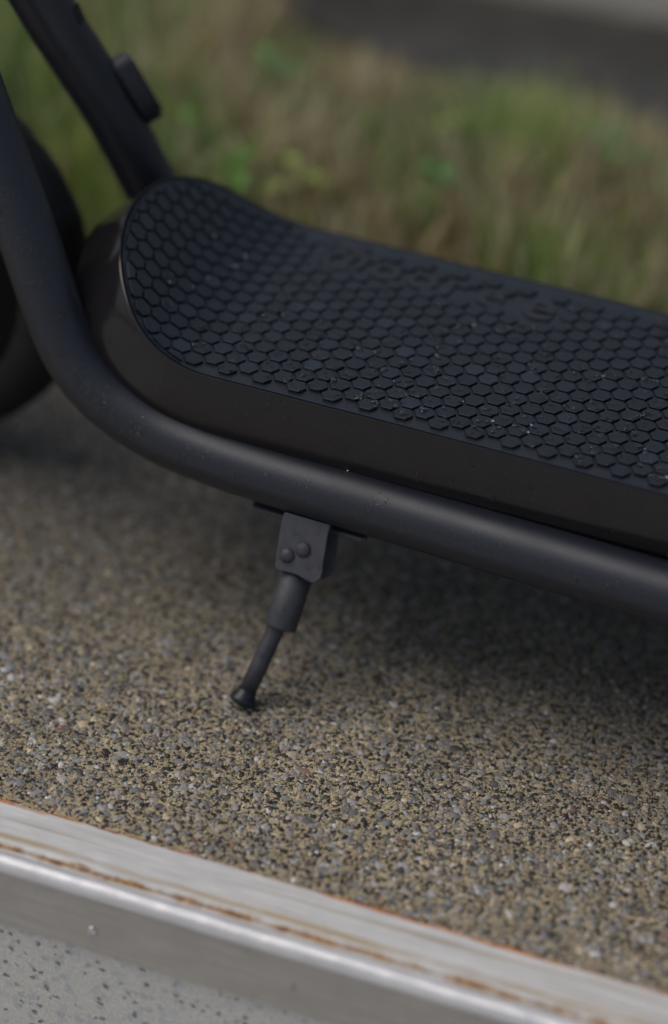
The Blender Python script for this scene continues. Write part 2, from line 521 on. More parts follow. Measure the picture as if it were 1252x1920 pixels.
# ------------------------------------------------------------------ aggregate stones (uncountable)
def aggregate():
    def region(n, inner):
        y = rng.uniform(edge_y(0) + 0.002, GY - 0.004, n)
        t = (y + 0.257) / 0.53
        if inner:
            xl = -0.24 - 0.34 * t
            xr = 0.24 - 0.06 * t
        else:
            xl = np.full(n, -1.1)
            xr = np.full(n, 0.9)
        x = xl + (xr - xl) * rng.random(n)
        return x, y
    xa, ya = region(84000, True)
    xb, yb = region(26000, False)
    keep = (xb < -0.24 - 0.34 * (yb + 0.257) / 0.53) | (xb > 0.24 - 0.06 * (yb + 0.257) / 0.53)
    X = np.concatenate([xa, xb[keep]])
    Y = np.concatenate([ya, yb[keep]]) + STEP_ROT * 0
    Y = np.maximum(Y, edge_y(X) + 0.0022)
    n = len(X)
    r = np.exp(rng.normal(np.log(0.00088), 0.58, n)).clip(0.00035, 0.0040)
    r[len(xa):] *= 1.5
    asp = rng.uniform(0.5, 1.0, n)
    ang = rng.uniform(0, math.pi * 2, n)
    K = 6
    th = np.arange(K) / K * 2 * math.pi
    rad = rng.uniform(0.68, 1.25, (n, K))
    lx = np.cos(th)[None] * rad * r[:, None]
    ly = np.sin(th)[None] * rad * (r * asp)[:, None]
    c, s = np.cos(ang)[:, None], np.sin(ang)[:, None]
    px = lx * c - ly * s
    py = lx * s + ly * c
    ht = (0.00012 + np.minimum(r, 0.0015) * rng.uniform(0.10, 0.34, n))
    tx, ty = rng.normal(0, 0.10, n)[:, None], rng.normal(0, 0.10, n)[:, None]
    vs = np.empty((n, 2 * K + 1, 3), np.float32)
    vs[:, :K, 0] = X[:, None] + px * 1.04
    vs[:, :K, 1] = Y[:, None] + py * 1.04
    vs[:, :K, 2] = -0.0004
    vs[:, K:2 * K, 0] = X[:, None] + px * 0.84
    vs[:, K:2 * K, 1] = Y[:, None] + py * 0.84
    vs[:, K:2 * K, 2] = ht[:, None] * 0.88 + (px * tx + py * ty)
    vs[:, 2 * K, 0] = X
    vs[:, 2 * K, 1] = Y
    vs[:, 2 * K, 2] = ht
    yy = vs[:, :, 1]
    np.maximum(yy, (edge_y(vs[:, :, 0]) + 0.0006), out=yy)
    quads, tris = [], []
    for k in range(K):
        k2 = (k + 1) % K
        quads.append((k, k2, K + k2, K + k))
        tris.append((K + k, K + k2, 2 * K))
    base = (np.arange(n) * (2 * K + 1))[:, None, None]
    Q = (np.array(quads)[None] + base).reshape(-1)
    T = (np.array(tris)[None] + base).reshape(-1)
    loops = np.concatenate([Q, T]).astype(np.int32)
    nq, ntz = n * K, n * K
    starts = np.concatenate([np.arange(nq) * 4, nq * 4 + np.arange(ntz) * 3]).astype(np.int32)
    me = bpy.data.meshes.new("aggregate_stones")
    me.vertices.add(n * (2 * K + 1))
    me.vertices.foreach_set("co", vs.reshape(-1))
    me.loops.add(len(loops))
    me.loops.foreach_set("vertex_index", loops)
    me.polygons.add(nq + ntz)
    me.polygons.foreach_set("loop_start", starts)
    me.update(calc_edges=True)
    me.validate()
    pal = np.array([(0.25, 0.24, 0.225), (0.36, 0.345, 0.33), (0.18, 0.172, 0.162), (0.022, 0.021, 0.021), (0.040, 0.037, 0.033),
                    (0.60, 0.58, 0.56), (0.42, 0.34, 0.23), (0.56, 0.46, 0.31), (0.26, 0.13, 0.10), (0.28, 0.30, 0.31), (0.085, 0.078, 0.067)])
    pw = np.array([0.14, 0.13, 0.09, 0.24, 0.12, 0.06, 0.06, 0.10, 0.012, 0.04, 0.06])
    idx = rng.choice(len(pal), n, p=pw / pw.sum())
    idx = np.where((r > 0.0023) & ((idx == 3) | (idx == 4)), rng.integers(0, 3, n), idx)
    col = pal[idx] * rng.uniform(0.66, 1.25, (n, 1))
    ca = np.ones((n, 2 * K + 1, 4), np.float32)
    ca[:, :, :3] = col[:, None]
    att = me.color_attributes.new("stone_tint", 'FLOAT_COLOR', 'POINT')
    att.data.foreach_set("color", ca.reshape(-1))
    me.materials.append(M_stone)
    o = bpy.data.objects.new("aggregate_stones", me)
    COL.objects.link(o)
    o["kind"] = "stuff"
    o["label"] = "grey, black and tan aggregate stones exposed in the pavement"
    o["category"] = "stones"
aggregate()

# ------------------------------------------------------------------ stair nosing
def nosing():
    root = empty("stair_nosing", (0, edge_y(0), 0), "long worn metal nosing with rusty edges along the front of the step", "stair nosing")
    root.rotation_euler = (0, 0, math.atan(STEP_ROT))
    L = 3.0
    def extrude(name, prof, mat, smooth, jag=False):
        nseg = 900 if jag else 60
        vs, fs = [], []
        k = len(prof)
        for i in range(nseg + 1):
            x = -L + 2 * L * i / nseg
            off = 0.0
            if jag:
                off = 0.0006 * math.sin(x * 61) * math.sin(x * 23 + 1) + 0.0005 * math.sin(x * 173 + 2) + random.uniform(-0.0003, 0.0003)
            for (y, z) in prof:
                vs.append((x, y + (off if y > -0.002 else 0.0), z))
        for i in range(nseg):
            for j in range(k):
                j2 = (j + 1) % k
                fs.append((i * k + j, i * k + j2, (i + 1) * k + j2, (i + 1) * k + j))
        fs.append(tuple(range(k - 1, -1, -1)))
        fs.append(tuple(range(nseg * k, nseg * k + k)))
        o = mesh_obj(name, vs, fs, mat, root, smooth=smooth)
        if smooth:
            md = o.modifiers.new("split", 'EDGE_SPLIT')
            md.split_angle = math.radians(40)
        return o
    extrude("tread_plate", [(0.0, -0.003), (0.0, 0.0012), (-0.0008, 0.0020), (-0.0305, 0.0020), (-0.0325, 0.0010), (-0.0335, -0.0008), (-0.0360, -0.0012), (-0.0360, -0.003)], M_nose, False, True)
    arc = []
    cy, cz, r = -0.0422, -0.0022, 0.0054
    for k in range(15):
        a = math.radians(15 + k * 225 / 14)
        arc.append((cy + r * math.cos(a), cz + r * math.sin(a)))
    prof = [(-0.0362, -0.0082), (-0.0362, -0.0012)] + arc + [(-0.0450, -0.0082)]
    extrude("round_bead", prof, M_bead, True)
    extrude("flange", [(-0.0415, -0.0062), (-0.0455, -0.0062), (-0.0455, -0.0435), (-0.0449, -0.0442), (-0.0424, -0.0442)], M_flange, False)
    for x in (-0.1118 - 0.30, -0.1118, -0.1118 + 0.30):
        bm = bmesh.new()
        bmesh.ops.create_uvsphere(bm, u_segments=20, v_segments=10, radius=0.0030)
        for v_ in bm.verts:
            v_.co = Vector((v_.co.x, v_.co.y * 0.55, v_.co.z))
            if v_.co.y < -0.0012:
                v_.co.y = -0.0012
        bmesh.ops.translate(bm, verts=bm.verts, vec=(x, -0.0456, -0.0285))
        bm_obj("rivet", bm, M_rivet, root, smooth=True)
    return root
nosing()

# ------------------------------------------------------------------ the scooter
scooter = empty("scooter", (0.0, 0.021, 0.0), "dark grey tube framed scooter standing on the pavement with honeycomb footboard mat", "scooter")
OFF = Vector((0.0, 0.021, 0.0))
class P:      # parts are built in world coordinates, then set under the scooter
    pass
def adopt(o, parent=None):
    parent = parent or scooter
    o.parent = parent
    o.matrix_parent_inverse = Matrix.Translation(-OFF)
    return o

X0, RB, NA, ZT, YC = -0.155, 0.075, math.pi / 4, 0.172, 0.021
STIP, SB = 0.0974, -0.0105
SREAR = -0.62
def prof(s):
    """deck centre line: flat to the right, bending 45 degrees upward at the nose -> x, z, angle"""
    if s <= 0:
        return X0 - s, ZT, 0.0
    if s < RB * NA:
        t = s / RB
        return X0 - RB * math.sin(t), ZT + RB * (1 - math.cos(t)), t
    d = s - RB * NA
    return X0 - RB * math.sin(NA) - d * math.cos(NA), ZT + RB * (1 - math.cos(NA)) + d * math.sin(NA), NA

def S(s, y, h=0.0):
    x, z, t = prof(s)
    return Vector((x + h * math.sin(t) * 1.0, y, z + h * math.cos(t)))
# NB the nose leans away to the left, its surface normal points up and to the right

def half_width(s, inset=0.0):
    if s < SB:
        return 0.0905 - inset
    tip = STIP - inset
    u = min(1.0, (s - SB) / (tip - SB))
    return (0.0905 - inset) * math.sqrt(max(0.0, 1 - u ** 2.5))

def outline(inset=0.0, n=46):
    """near-side stations s -> half width, dense towards the tip"""
    st = [SREAR + (SB - SREAR) * i / 30 for i in range(30)]
    tip = STIP - inset
    for i in range(n + 1):
        a = (i / n) * math.pi / 2
        st.append(SB + (tip - SB) * math.sin(a) ** 1.0)
    return [(s, half_width(s, inset)) for s in st]

def ring_pts(inset, h):
    """closed ring: near side rear->tip then far side tip->rear"""
    o = outline(inset)
    near = [S(s, YC - w, h) for s, w in o]
    far = [S(s, YC + w, h) for s, w in reversed(o[:-1])]
    return near + far

def deck_shell():
    rings = [(0.0030, -0.0030), (0.0016, -0.0028), (0.0014, -0.0002), (0.0010, 0.0002), (0.0004, 0.0001), (0.0, -0.0006), (-0.0002, -0.0012),
             (-0.0002, -0.010), (-0.0002, -0.020), (-0.0002, -0.030), (-0.0002, -0.0365), (0.0006, -0.0388), (0.0025, -0.0398), (0.006, -0.040)]
    vs, fs = [], []
    k = None
    for ins, h in rings:
        r = ring_pts(ins, h)
        k = len(r)
        vs += r
    for i in range(len(rings) - 1):
        for j in range(k - 1):
            fs.append((i * k + j, i * k + j + 1, (i + 1) * k + j + 1, (i + 1) * k + j))
        fs.append((i * k + k - 1, i * k, (i + 1) * k, (i + 1) * k + k - 1))
    b = (len(rings) - 1) * k
    half = (k + 1) // 2
    for j in range(half - 2):      # underside closed in cross strips
        fs.append((b + j, b + k - 1 - j, b + k - 2 - j, b + j + 1))
    fs.append((b + half - 2, b + half, b + half - 1))
    o = mesh_obj("deck_shell", vs, fs, M_shell, smooth=True)
    md = o.modifiers.new("split", 'EDGE_SPLIT')
    md.split_angle = math.radians(50)
    bm = bmesh.new(); bm.from_mesh(o.data); bmesh.ops.recalc_face_normals(bm, faces=bm.faces); bm.to_mesh(o.data); bm.free()
    return adopt(o)
deck_shell()

def deck_mat():
    o_ = outline(0.0024)
    vs, fs = [], []
    M_ = 12
    for s, w in o_:
        for j in range(M_ + 1):
            c = -1 + 2 * j / M_
            vs.append(S(s, YC + c * w, 0.0000))
    for i in range(len(o_) - 1):
        for j in range(M_):
            fs.append((i * (M_ + 1) + j, (i + 1) * (M_ + 1) + j, (i + 1) * (M_ + 1) + j + 1, i * (M_ + 1) + j + 1))
    nv = len(vs)
    # skirt down into the groove
    for i, (s, w) in enumerate(o_):
        vs.append(S(s, YC - w, -0.0035))
    for i, (s, w) in enumerate(o_):
        vs.append(S(s, YC + w, -0.0035))
    n = len(o_)
    for i in range(n - 1):
        fs.append((i * (M_ + 1), nv + i, nv + i + 1, (i + 1) * (M_ + 1)))
        fs.append((i * (M_ + 1) + M_, (i + 1) * (M_ + 1) + M_, nv + n + i + 1, nv + n + i))
    ob = mesh_obj("deck_mat", vs, fs, M_mat, smooth=True)
    md = ob.modifiers.new("split", 'EDGE_SPLIT')
    md.split_angle = math.radians(40)
    return adopt(ob)
mat_o = deck_mat()

# hexagonal treads
PITCH = 0.012
HR = 0.0101 / math.sqrt(3)     # circumradius
HX, HY = 0.08359, -0.05789     # centre of one tread in the photograph
LETTERS = [("@", -0.1315, 0.034), ("o", -0.1030, 0.036), ("o", -0.0800, 0.036), ("r", -0.0590, 0.036), ("e", -0.0375, 0.036), ("e", -0.0075, 0.043)]
LY = 0.0805
def lettered(x, y):
    for ch, lx, sz in LETTERS:
        rr = 0.0118 if sz < 0.04 else 0.0150
        if (x - lx) ** 2 + ((y - LY) * 1.0) ** 2 < rr ** 2:
            return True
    return False

def clip(poly, s_, inset):
    """clip a hexagon (s,y) against the inset outline (convex)"""
    o_ = outline(inset, 30)
    edge = [(s, YC - w) for s, w in o_] + [(s, YC + w) for s, w in reversed(o_[:-1])]
    cs, cy = -0.1, YC
    out = poly
    for i in range(len(edge)):
        a, b = edge[i], edge[(i + 1) % len(edge)]
        ex, ey = b[0] - a[0], b[1] - a[1]
        if ex * ex + ey * ey < 1e-14:
            continue
        side = ex * (cy - a[1]) - ey * (cs - a[0])
        sg = 1 if side > 0 else -1
        res = []
        for k in range(len(out)):
            p, q = out[k], out[(k + 1) % len(out)]
            dp = sg * (ex * (p[1] - a[1]) - ey * (p[0] - a[0]))
            dq = sg * (ex * (q[1] - a[1]) - ey * (q[0] - a[0]))
            if dp >= 0:
                res.append(p)
            if (dp >= 0) != (dq >= 0):
                t = dp / (dp - dq)
                res.append((p[0] + (q[0] - p[0]) * t, p[1] + (q[1] - p[1]) * t))
        out = res
        if len(out) < 3:
            return []
    return out

def inside(s, y, inset):
    if s > STIP - inset or s < SREAR + inset:
        return False
    return abs(y - YC) < half_width(s, inset)

def prism(poly, H=0.0016, bev=0.00014):
    """vertex rings of a bevelled prism from a polygon in (s,y)"""
    n = len(poly)
    cs = sum(p[0] for p in poly) / n
    cy = sum(p[1] for p in poly) / n
    area = abs(sum(poly[i][0] * poly[(i + 1) % n][1] - poly[(i + 1) % n][0] * poly[i][1] for i in range(n))) / 2
    rr = math.sqrt(area / math.pi)
    f = max(0.3, 1 - bev / max(rr, 1e-6))
    vs = []
    for (s, y) in poly:
        vs.append((s, y, -0.0004))
    for (s, y) in poly:
        vs.append((s, y, H - bev * 0.8))
    for (s, y) in poly:
        vs.append((cs + (s - cs) * f, cy + (y - cy) * f, H))
    fs = []
    for r_ in range(2):
        for i in range(n):
            j = (i + 1) % n
            fs.append((r_ * n + i, r_ * n + j, (r_ + 1) * n + j, (r_ + 1) * n + i))
    fs.append(tuple(range(2 * n, 3 * n)))
    return vs, fs

hexes = []
r3 = math.sqrt(3)
for i in range(-60, 60):
    for j in range(-20, 20):
        x = HX + i * PITCH * r3 / 2
        y = HY + j * PITCH + (i % 2) * PITCH / 2
        s = X0 - x
        if s > STIP + 0.01 or s < SREAR + 0.01:
            continue
        poly = [(s + HR * math.cos(k * math.pi / 3), y + HR * math.sin(k * math.pi / 3)) for k in range(6)]
        if s < 0.012:
            ok = all(inside(a, b, 0.0052) for a, b in poly)
            if not ok:
                continue
        else:
            ins = [inside(a, b, 0.0042) for a, b in poly]
            if not any(ins):
                continue
            if not all(ins):
                poly = clip(poly, s, 0.0042)
                if len(poly) < 3:
                    continue
                ar = abs(sum(poly[q][0] * poly[(q + 1) % len(poly)][1] - poly[(q + 1) % len(poly)][0] * poly[q][1] for q in range(len(poly)))) / 2
                if ar < 8e-6:
                    continue
        if lettered(X0 - s, y):
            continue
        hexes.append((s, y, poly))
# nearest / largest in view first
camp = cam.matrix_world.translation
def rank(hh):
    p = S(hh[0], hh[1])
    q = p - camp
    z = q.dot(FW)
    u, w = q.dot(RT) / z * 5600, q.dot(DN) / z * 5600
    out = 0 if (abs(u) < 640 and abs(w) < 960) else 10
    return out + z
hexes.sort(key=rank)
flat_mesh = None
rest_v, rest_f = [], []
cnt = 0
for (s, y, poly) in hexes:
    isflat = max(p[0] for p in poly) < 0 and len(poly) == 6
    if cnt < 300:
        if isflat:
            if flat_mesh is None:
                pl = [(HR * math.cos(k * math.pi / 3), HR * math.sin(k * math.pi / 3)) for k in range(6)]
                pv, pf = prism(pl)
                flat_mesh = bpy.data.meshes.new("tread_hexagon")
                flat_mesh.from_pydata([(-a, b, c) for a, b, c in pv], [], [f[::-1] for f in pf])
                flat_mesh.update()
                flat_mesh.materials.append(M_tread)
            o = bpy.data.objects.new("tread_hexagon", flat_mesh)
            COL.objects.link(o)
            o.parent = mat_o
            o.matrix_parent_inverse = Matrix.Identity(4)
            o.location = (X0 - s, y, ZT)
        else:
            pv, pf = prism(poly)
            o = mesh_obj("tread_hexagon", [S(a, b, c) for a, b, c in pv], pf, M_tread, mat_o)
        cnt += 1
    else:
        pv, pf = prism(poly)
        b0 = len(rest_v)
        rest_v += [S(a, b, c) for a, b, c in pv]
        rest_f += [tuple(b0 + q for q in f) for f in pf]
mesh_obj("tread_pattern", rest_v, rest_f, M_tread, mat_o, kind="stuff")

# raised lettering on the mat
def lettering():
    bmA = bmesh.new()
    for ch, lx, sz in LETTERS:
        cu = bpy.data.curves.new("letter", 'FONT')
        cu.body = ch
        cu.size = sz
        cu.align_x = 'CENTER'
        cu.extrude = 0.0005
        cu.offset = 0.0008
        cu.bevel_depth = 0.0002
        cu.bevel_resolution = 1
        cu.resolution_u = 6
        ot = bpy.data.objects.new("letter", cu)
        COL.objects.link(ot)
        dg = bpy.context.evaluated_depsgraph_get()
        me = bpy.data.meshes.new_from_object(ot.evaluated_get(dg))
        xs = [v_.co.x for v_ in me.vertices]; ys = [v_.co.y for v_ in me.vertices]
        cx, cy = (max(xs) + min(xs)) / 2, (max(ys) + min(ys)) / 2
        for v_ in me.vertices:
            v_.co = Vector((v_.co.x - cx + lx, v_.co.y - cy + LY, v_.co.z + ZT + 0.0006))
        bmA.from_mesh(me)
        bpy.data.meshes.remove(me)
        bpy.data.objects.remove(ot)
        bpy.data.curves.remove(cu)
    return bm_obj("raised_lettering", bmA, M_letter, mat_o)
lettering()

# frame tubes
TR = 0.01725
near_pts = [(0.722, -0.034, 0.1275), (0.665, -0.060, 0.121), (0.58, -0.090, 0.117), (0.30, -0.0862, 0.117), (0.1076, -0.0777, 0.117), (-0.0174, -0.0722, 0.117), (-0.082, -0.0695, 0.1172), (-0.115, -0.068, 0.1175),
            (-0.150, -0.066, 0.1186), (-0.181, -0.064, 0.1222), (-0.2045, -0.062, 0.1292), (-0.2205, -0.060, 0.1370), (-0.2365, -0.057, 0.1495),
            (-0.2490, -0.0535, 0.1655), (-0.2600, -0.0495, 0.1855), (-0.2714, -0.045, 0.2082), (-0.2834, -0.040, 0.2315), (-0.3005, -0.034, 0.2640),
            (-0.36, -0.013, 0.378), (-0.43, 0.010, 0.510)]
tube_path = catmull(near_pts, 8)
adopt(tube("frame_tube", tube_path, TR, M_frame))
far_pts = [(0.722, 0.076, 0.1275), (0.665, 0.102, 0.121), (0.58, 0.132, 0.117), (0.30, 0.128, 0.117), (0.1, 0.12, 0.117), (-0.08, 0.112, 0.117), (-0.150, 0.110, 0.119), (-0.195, 0.107, 0.1262), (-0.225, 0.103, 0.142),
           (-0.2455, 0.097, 0.163), (-0.2587, 0.092, 0.1844), (-0.2813, 0.081, 0.2355), (-0.2994, 0.071, 0.272), (-0.3168, 0.062, 0.306), (-0.36, 0.049, 0.388), (-0.43, 0.030, 0.515)]
far_path = catmull(far_pts, 8)
adopt(tube("frame_tube", far_path, 0.0168, M_frame))

# head tube, steering column, fork (above the picture)
ax = Vector((-0.445, 0.021, 0.53))
adopt(tube("head_tube", [ax - Vector((-0.012, 0, 0.07)), ax + Vector((-0.012, 0, 0.07))], 0.024, M_frame))
adopt(tube("steering_column", [ax + Vector((-0.010, 0, 0.06)), ax + Vector((-0.06, 0, 0.45))], 0.016, M_frame))
adopt(tube("handlebar", [ax + Vector((-0.03, -0.26, 0.47)), ax + Vector((-0.06, -0.1, 0.45)), ax + Vector((-0.06, 0.1, 0.45)), ax + Vector((-0.03, 0.26, 0.47))], 0.011, M_frame))
WC = Vector((-0.405, 0.042, 0.1315))
for sg in (-1, 1):
    adopt(tube("fork_leg", catmull([ax - Vector((-0.01, -0.03 * sg, 0.065)), Vector((-0.432, 0.036 + 0.046 * sg, 0.36)), WC + Vector((0, 0.046 * sg, 0))], 8), 0.012, M_frame))

def wheel(center, R_out, width, rot):
    # tyre: revolve of a rounded profile with tread grooves
    prof_ = []
    for k in range(21):
        a = -math.pi * 0.62 + k / 20 * math.pi * 1.24
        prof_.append((width / 2 * math.sin(a) / 1.0, R_out - width * 0.42 + width * 0.42 * math.cos(a)))
    n = 96
    vs, fs = [], []
    k = len(prof_)
    for i in range(n):
        th = 2 * math.pi * i / n
        for j, (y, r) in enumerate(prof_):
            rr = r
            if i % 4 == 0 and 4 <= j <= 16 and j % 4 != 0:
                rr -= 0.0018
            vs.append((rr * math.cos(th), y, rr * math.sin(th)))
    for i in range(n):
        i2 = (i + 1) % n
        for j in range(k - 1):
            fs.append((i * k + j, i * k + j + 1, i2 * k + j + 1, i2 * k + j))
    rotm = Matrix.Rotation(rot, 4, 'Z')
    T = Matrix.Translation(center) @ rotm
    ty = mesh_obj("wheel", [T @ Vector(v_) for v_ in vs], fs, M_tyre, smooth=True)
    adopt(ty)
    # rim
    rp = [(0.012, 0.010), (-0.012, 0.010), (-0.014, R_out - width * 1.05), (-width * 0.46, R_out - width * 0.60), (-width * 0.44, R_out - width * 0.55), (-width * 0.33, R_out - width * 0.62), (-width * 0.30, R_out - width * 0.78), (-width * 0.1, R_out - width * 0.95), (width * 0.1, R_out - width * 0.95), (width * 0.30, R_out - width * 0.78), (width * 0.46, R_out - width * 0.58), (0.014, R_out - width * 1.05), (0.012, 0.010)]
    bm = bmesh.new()
    rings_ = []
    for i in range(64):
        th = 2 * math.pi * i / 64
        rings_.append([bm.verts.new(T @ Vector((r * math.cos(th), y, r * math.sin(th)))) for y, r in rp])
    for i in range(64):
        for j in range(len(rp) - 1):
            bm.faces.new((rings_[i][j], rings_[i][j + 1], rings_[(i + 1) % 64][j + 1], rings_[(i + 1) % 64][j]))
    bm_obj("rim", bm, M_hub, ty, smooth=True)
    for sp_ in range(5):
        th = 2 * math.pi * sp_ / 5
        a = T @ Vector((0.02 * math.cos(th), 0, 0.02 * math.sin(th)))
        b = T @ Vector(((R_out - width * 0.9) * math.cos(th), 0, (R_out - width * 0.9) * math.sin(th)))
        tube("spoke", [a, b], [0.011, 0.007], M_hub, ty, seg=12)
    tube("hub", [T @ Vector((0, -0.045, 0)), T @ Vector((0, 0.045, 0))], 0.024, M_hub, ty, seg=24)
    return ty
wheel(WC, 0.1275, 0.058, 0.0)
wheel(Vector((0.72, 0.021, 0.1275)), 0.1275, 0.058, 0.0)

# battery tray under the deck, between the tubes
fr = (Vector((0, 0, 0)), Vector((1, 0, 0)), Vector((0, 0, 1)), Vector((0, 1, 0)))
adopt(bevelled_poly("battery_tray", [(-0.176, 0.128), (-0.160, 0.094), (-0.144, 0.0845), (0.45, 0.0845), (0.46, 0.131), (-0.150, 0.131)], fr, -0.048, 0.090, 0.004, M_black))

# oval side light on the far tube
def side_light():
    a = Vector((-0.3000, 0.071, 0.272)); b = Vector((-0.2690, 0.087, 0.209))
    d = (b - a).normalized()
    out = Vector((0.72, 0.62, 0.36)); out = (out - d * out.dot(d)).normalized()
    side = d.cross(out)
    c = Vector((-0.2790, 0.0810, 0.2425)) + out * 0.0155
    L_, Wd, Dp = 0.0235, 0.0105, 0.0085
    def capsule(L_, Wd, z0, z1, name, mt, parent):
        poly = []
        for k in range(24):
            t = 2 * math.pi * k / 24
            u, w = math.cos(t), math.sin(t)
            poly.append((math.copysign(abs(u) ** 0.75, u) * L_, math.copysign(abs(w) ** 0.75, w) * Wd))
        return bevelled_poly(name, poly, (c, d, side, out), z0, z1, 0.0014, mt, parent)
    body = capsule(L_, Wd, -0.006, 0.0045, "side_light", M_frame, None)
    adopt(body)
    capsule(L_ - 0.0028, Wd - 0.0028, 0.0041, 0.0066, "lens", M_lens, body)
side_light()
adopt(bevelled_poly("cable_clip", [(-0.006, -0.004), (0.006, -0.004), (0.006, 0.004), (-0.006, 0.004)],
      (Vector((-0.2980, 0.066, 0.3010)), Vector((0.45, 0, -0.89)), Vector((0, 1, 0)), Vector((0.89, 0, 0.45))), -0.003, 0.003, 0.001, M_black))

# kickstand -------------------------------------------------------------
A = Vector((-0.0848, -0.0745, 0.0975))
FOOT = Vector((-0.0975, -0.1300, 0.0060))
e1 = Vector((1, -0.02, 0)).normalized()
e2 = (Vector((-0.0870, -0.1060, 0.0455)) - A)
e2 = (e2 - e1 * e2.dot(e1)).normalized()
e3 = e1.cross(e2)
if e3.y > 0:
    e3 = -e3
mm = 0.001
poly = [(-12.2, -2.6), (15.7, -2.6), (15.6, 3.2), (16.4, 11.4), (17.1, 19.7), (17.9, 24.6), (17.6, 28.0), (15.6, 30.6), (13.7, 31.6), (11.4, 31.6), (7.7, 30.6),
        (4.0, 29.6), (0.0, 29.5), (-4.3, 29.8), (-7.2, 29.9), (-9.5, 29.1), (-10.3, 27.3), (-10.6, 23.6), (-11.9, 11.8), (-12.6, 2.0)]
poly = [(a * mm, b * mm) for a, b in poly]
brk = bevelled_poly("kickstand_bracket", poly, (A, e1, e2, e3), 0.0096, 0.0120, 0.0007, M_stand)
adopt(brk)
poly_b = [(a - 0.0012, b * 0.97) for a, b in poly]
bevelled_poly("back_plate", poly_b, (A, e1, e2, e3), -0.0120, -0.0097, 0.0007, M_stand, brk)
bevelled_poly("web", [(-0.0115, -0.002), (0.0152, -0.002), (0.0149, 0.002), (-0.0115, 0.002)], (A, e1, e2, e3), -0.0099, 0.0098, 0.0008, M_stand, brk)
bevelled_poly("mounting_plate", [(-0.0325, -0.0075), (0.0325, -0.0075), (0.0345, -0.0055), (0.0345, 0.010), (-0.0340, 0.010), (-0.0345, 0.007), (-0.0345, -0.0055)],
              (Vector((-0.0848, -0.0720, 0.0992)), Vector((1, -0.03, 0)).normalized(), Vector((0, 1, 0)), Vector((0, 0, 1))), -0.0024, 0.0006, 0.0009, M_stand, brk)
for u, vv_ in ((-4.6, 20.4), (3.8, 14.8)):
    bm = bmesh.new()
    bmesh.ops.create_uvsphere(bm, u_segments=24, v_segments=12, radius=0.0046)
    F = Matrix((e1, e2, e3)).transposed().to_4x4()
    c = A + e1 * u * mm + e2 * vv_ * mm + e3 * 0.0119
    for v_ in bm.verts:
        v_.co.z = max(v_.co.z * 0.72, -0.0012)
    bmesh.ops.transform(bm, matrix=Matrix.Translation(c) @ F, verts=bm.verts)
    bm_obj("rivet", bm, M_stand, brk, smooth=True)
s0 = A + e1 * 0.0006 + e2 * 0.020
s1 = A - e1 * 0.0017 + e2 * 0.0628
def K_(u, v_):
    return A + e1 * (u * mm) + e2 * (v_ * mm)
leg = tube("kickstand_leg", [K_(-3.2, 58), K_(-4.0, 64), K_(-7.6, 84), K_(-11.6, 104)], 0.0051, M_stand)
adopt(leg)
d_ = (s1 - s0).normalized()
tube("sleeve", [s0, s1 - d_ * 0.0012, s1 - d_ * 0.0004, s1], [0.0094, 0.0093, 0.0090, 0.0084], M_stand, leg)
fd = (K_(-12.6, 109) - K_(-11.6, 104)).normalized()
f0 = K_(-11.2, 102)
tube("rubber_foot", [f0, f0 + fd * 0.0004, f0 + fd * 0.0025, f0 + fd * 0.0040, f0 + fd * 0.0052, f0 + fd * 0.0072, f0 + fd * 0.0084], [0.0053, 0.0056, 0.0058, 0.0068, 0.0076, 0.0077, 0.0070], M_tread, leg)

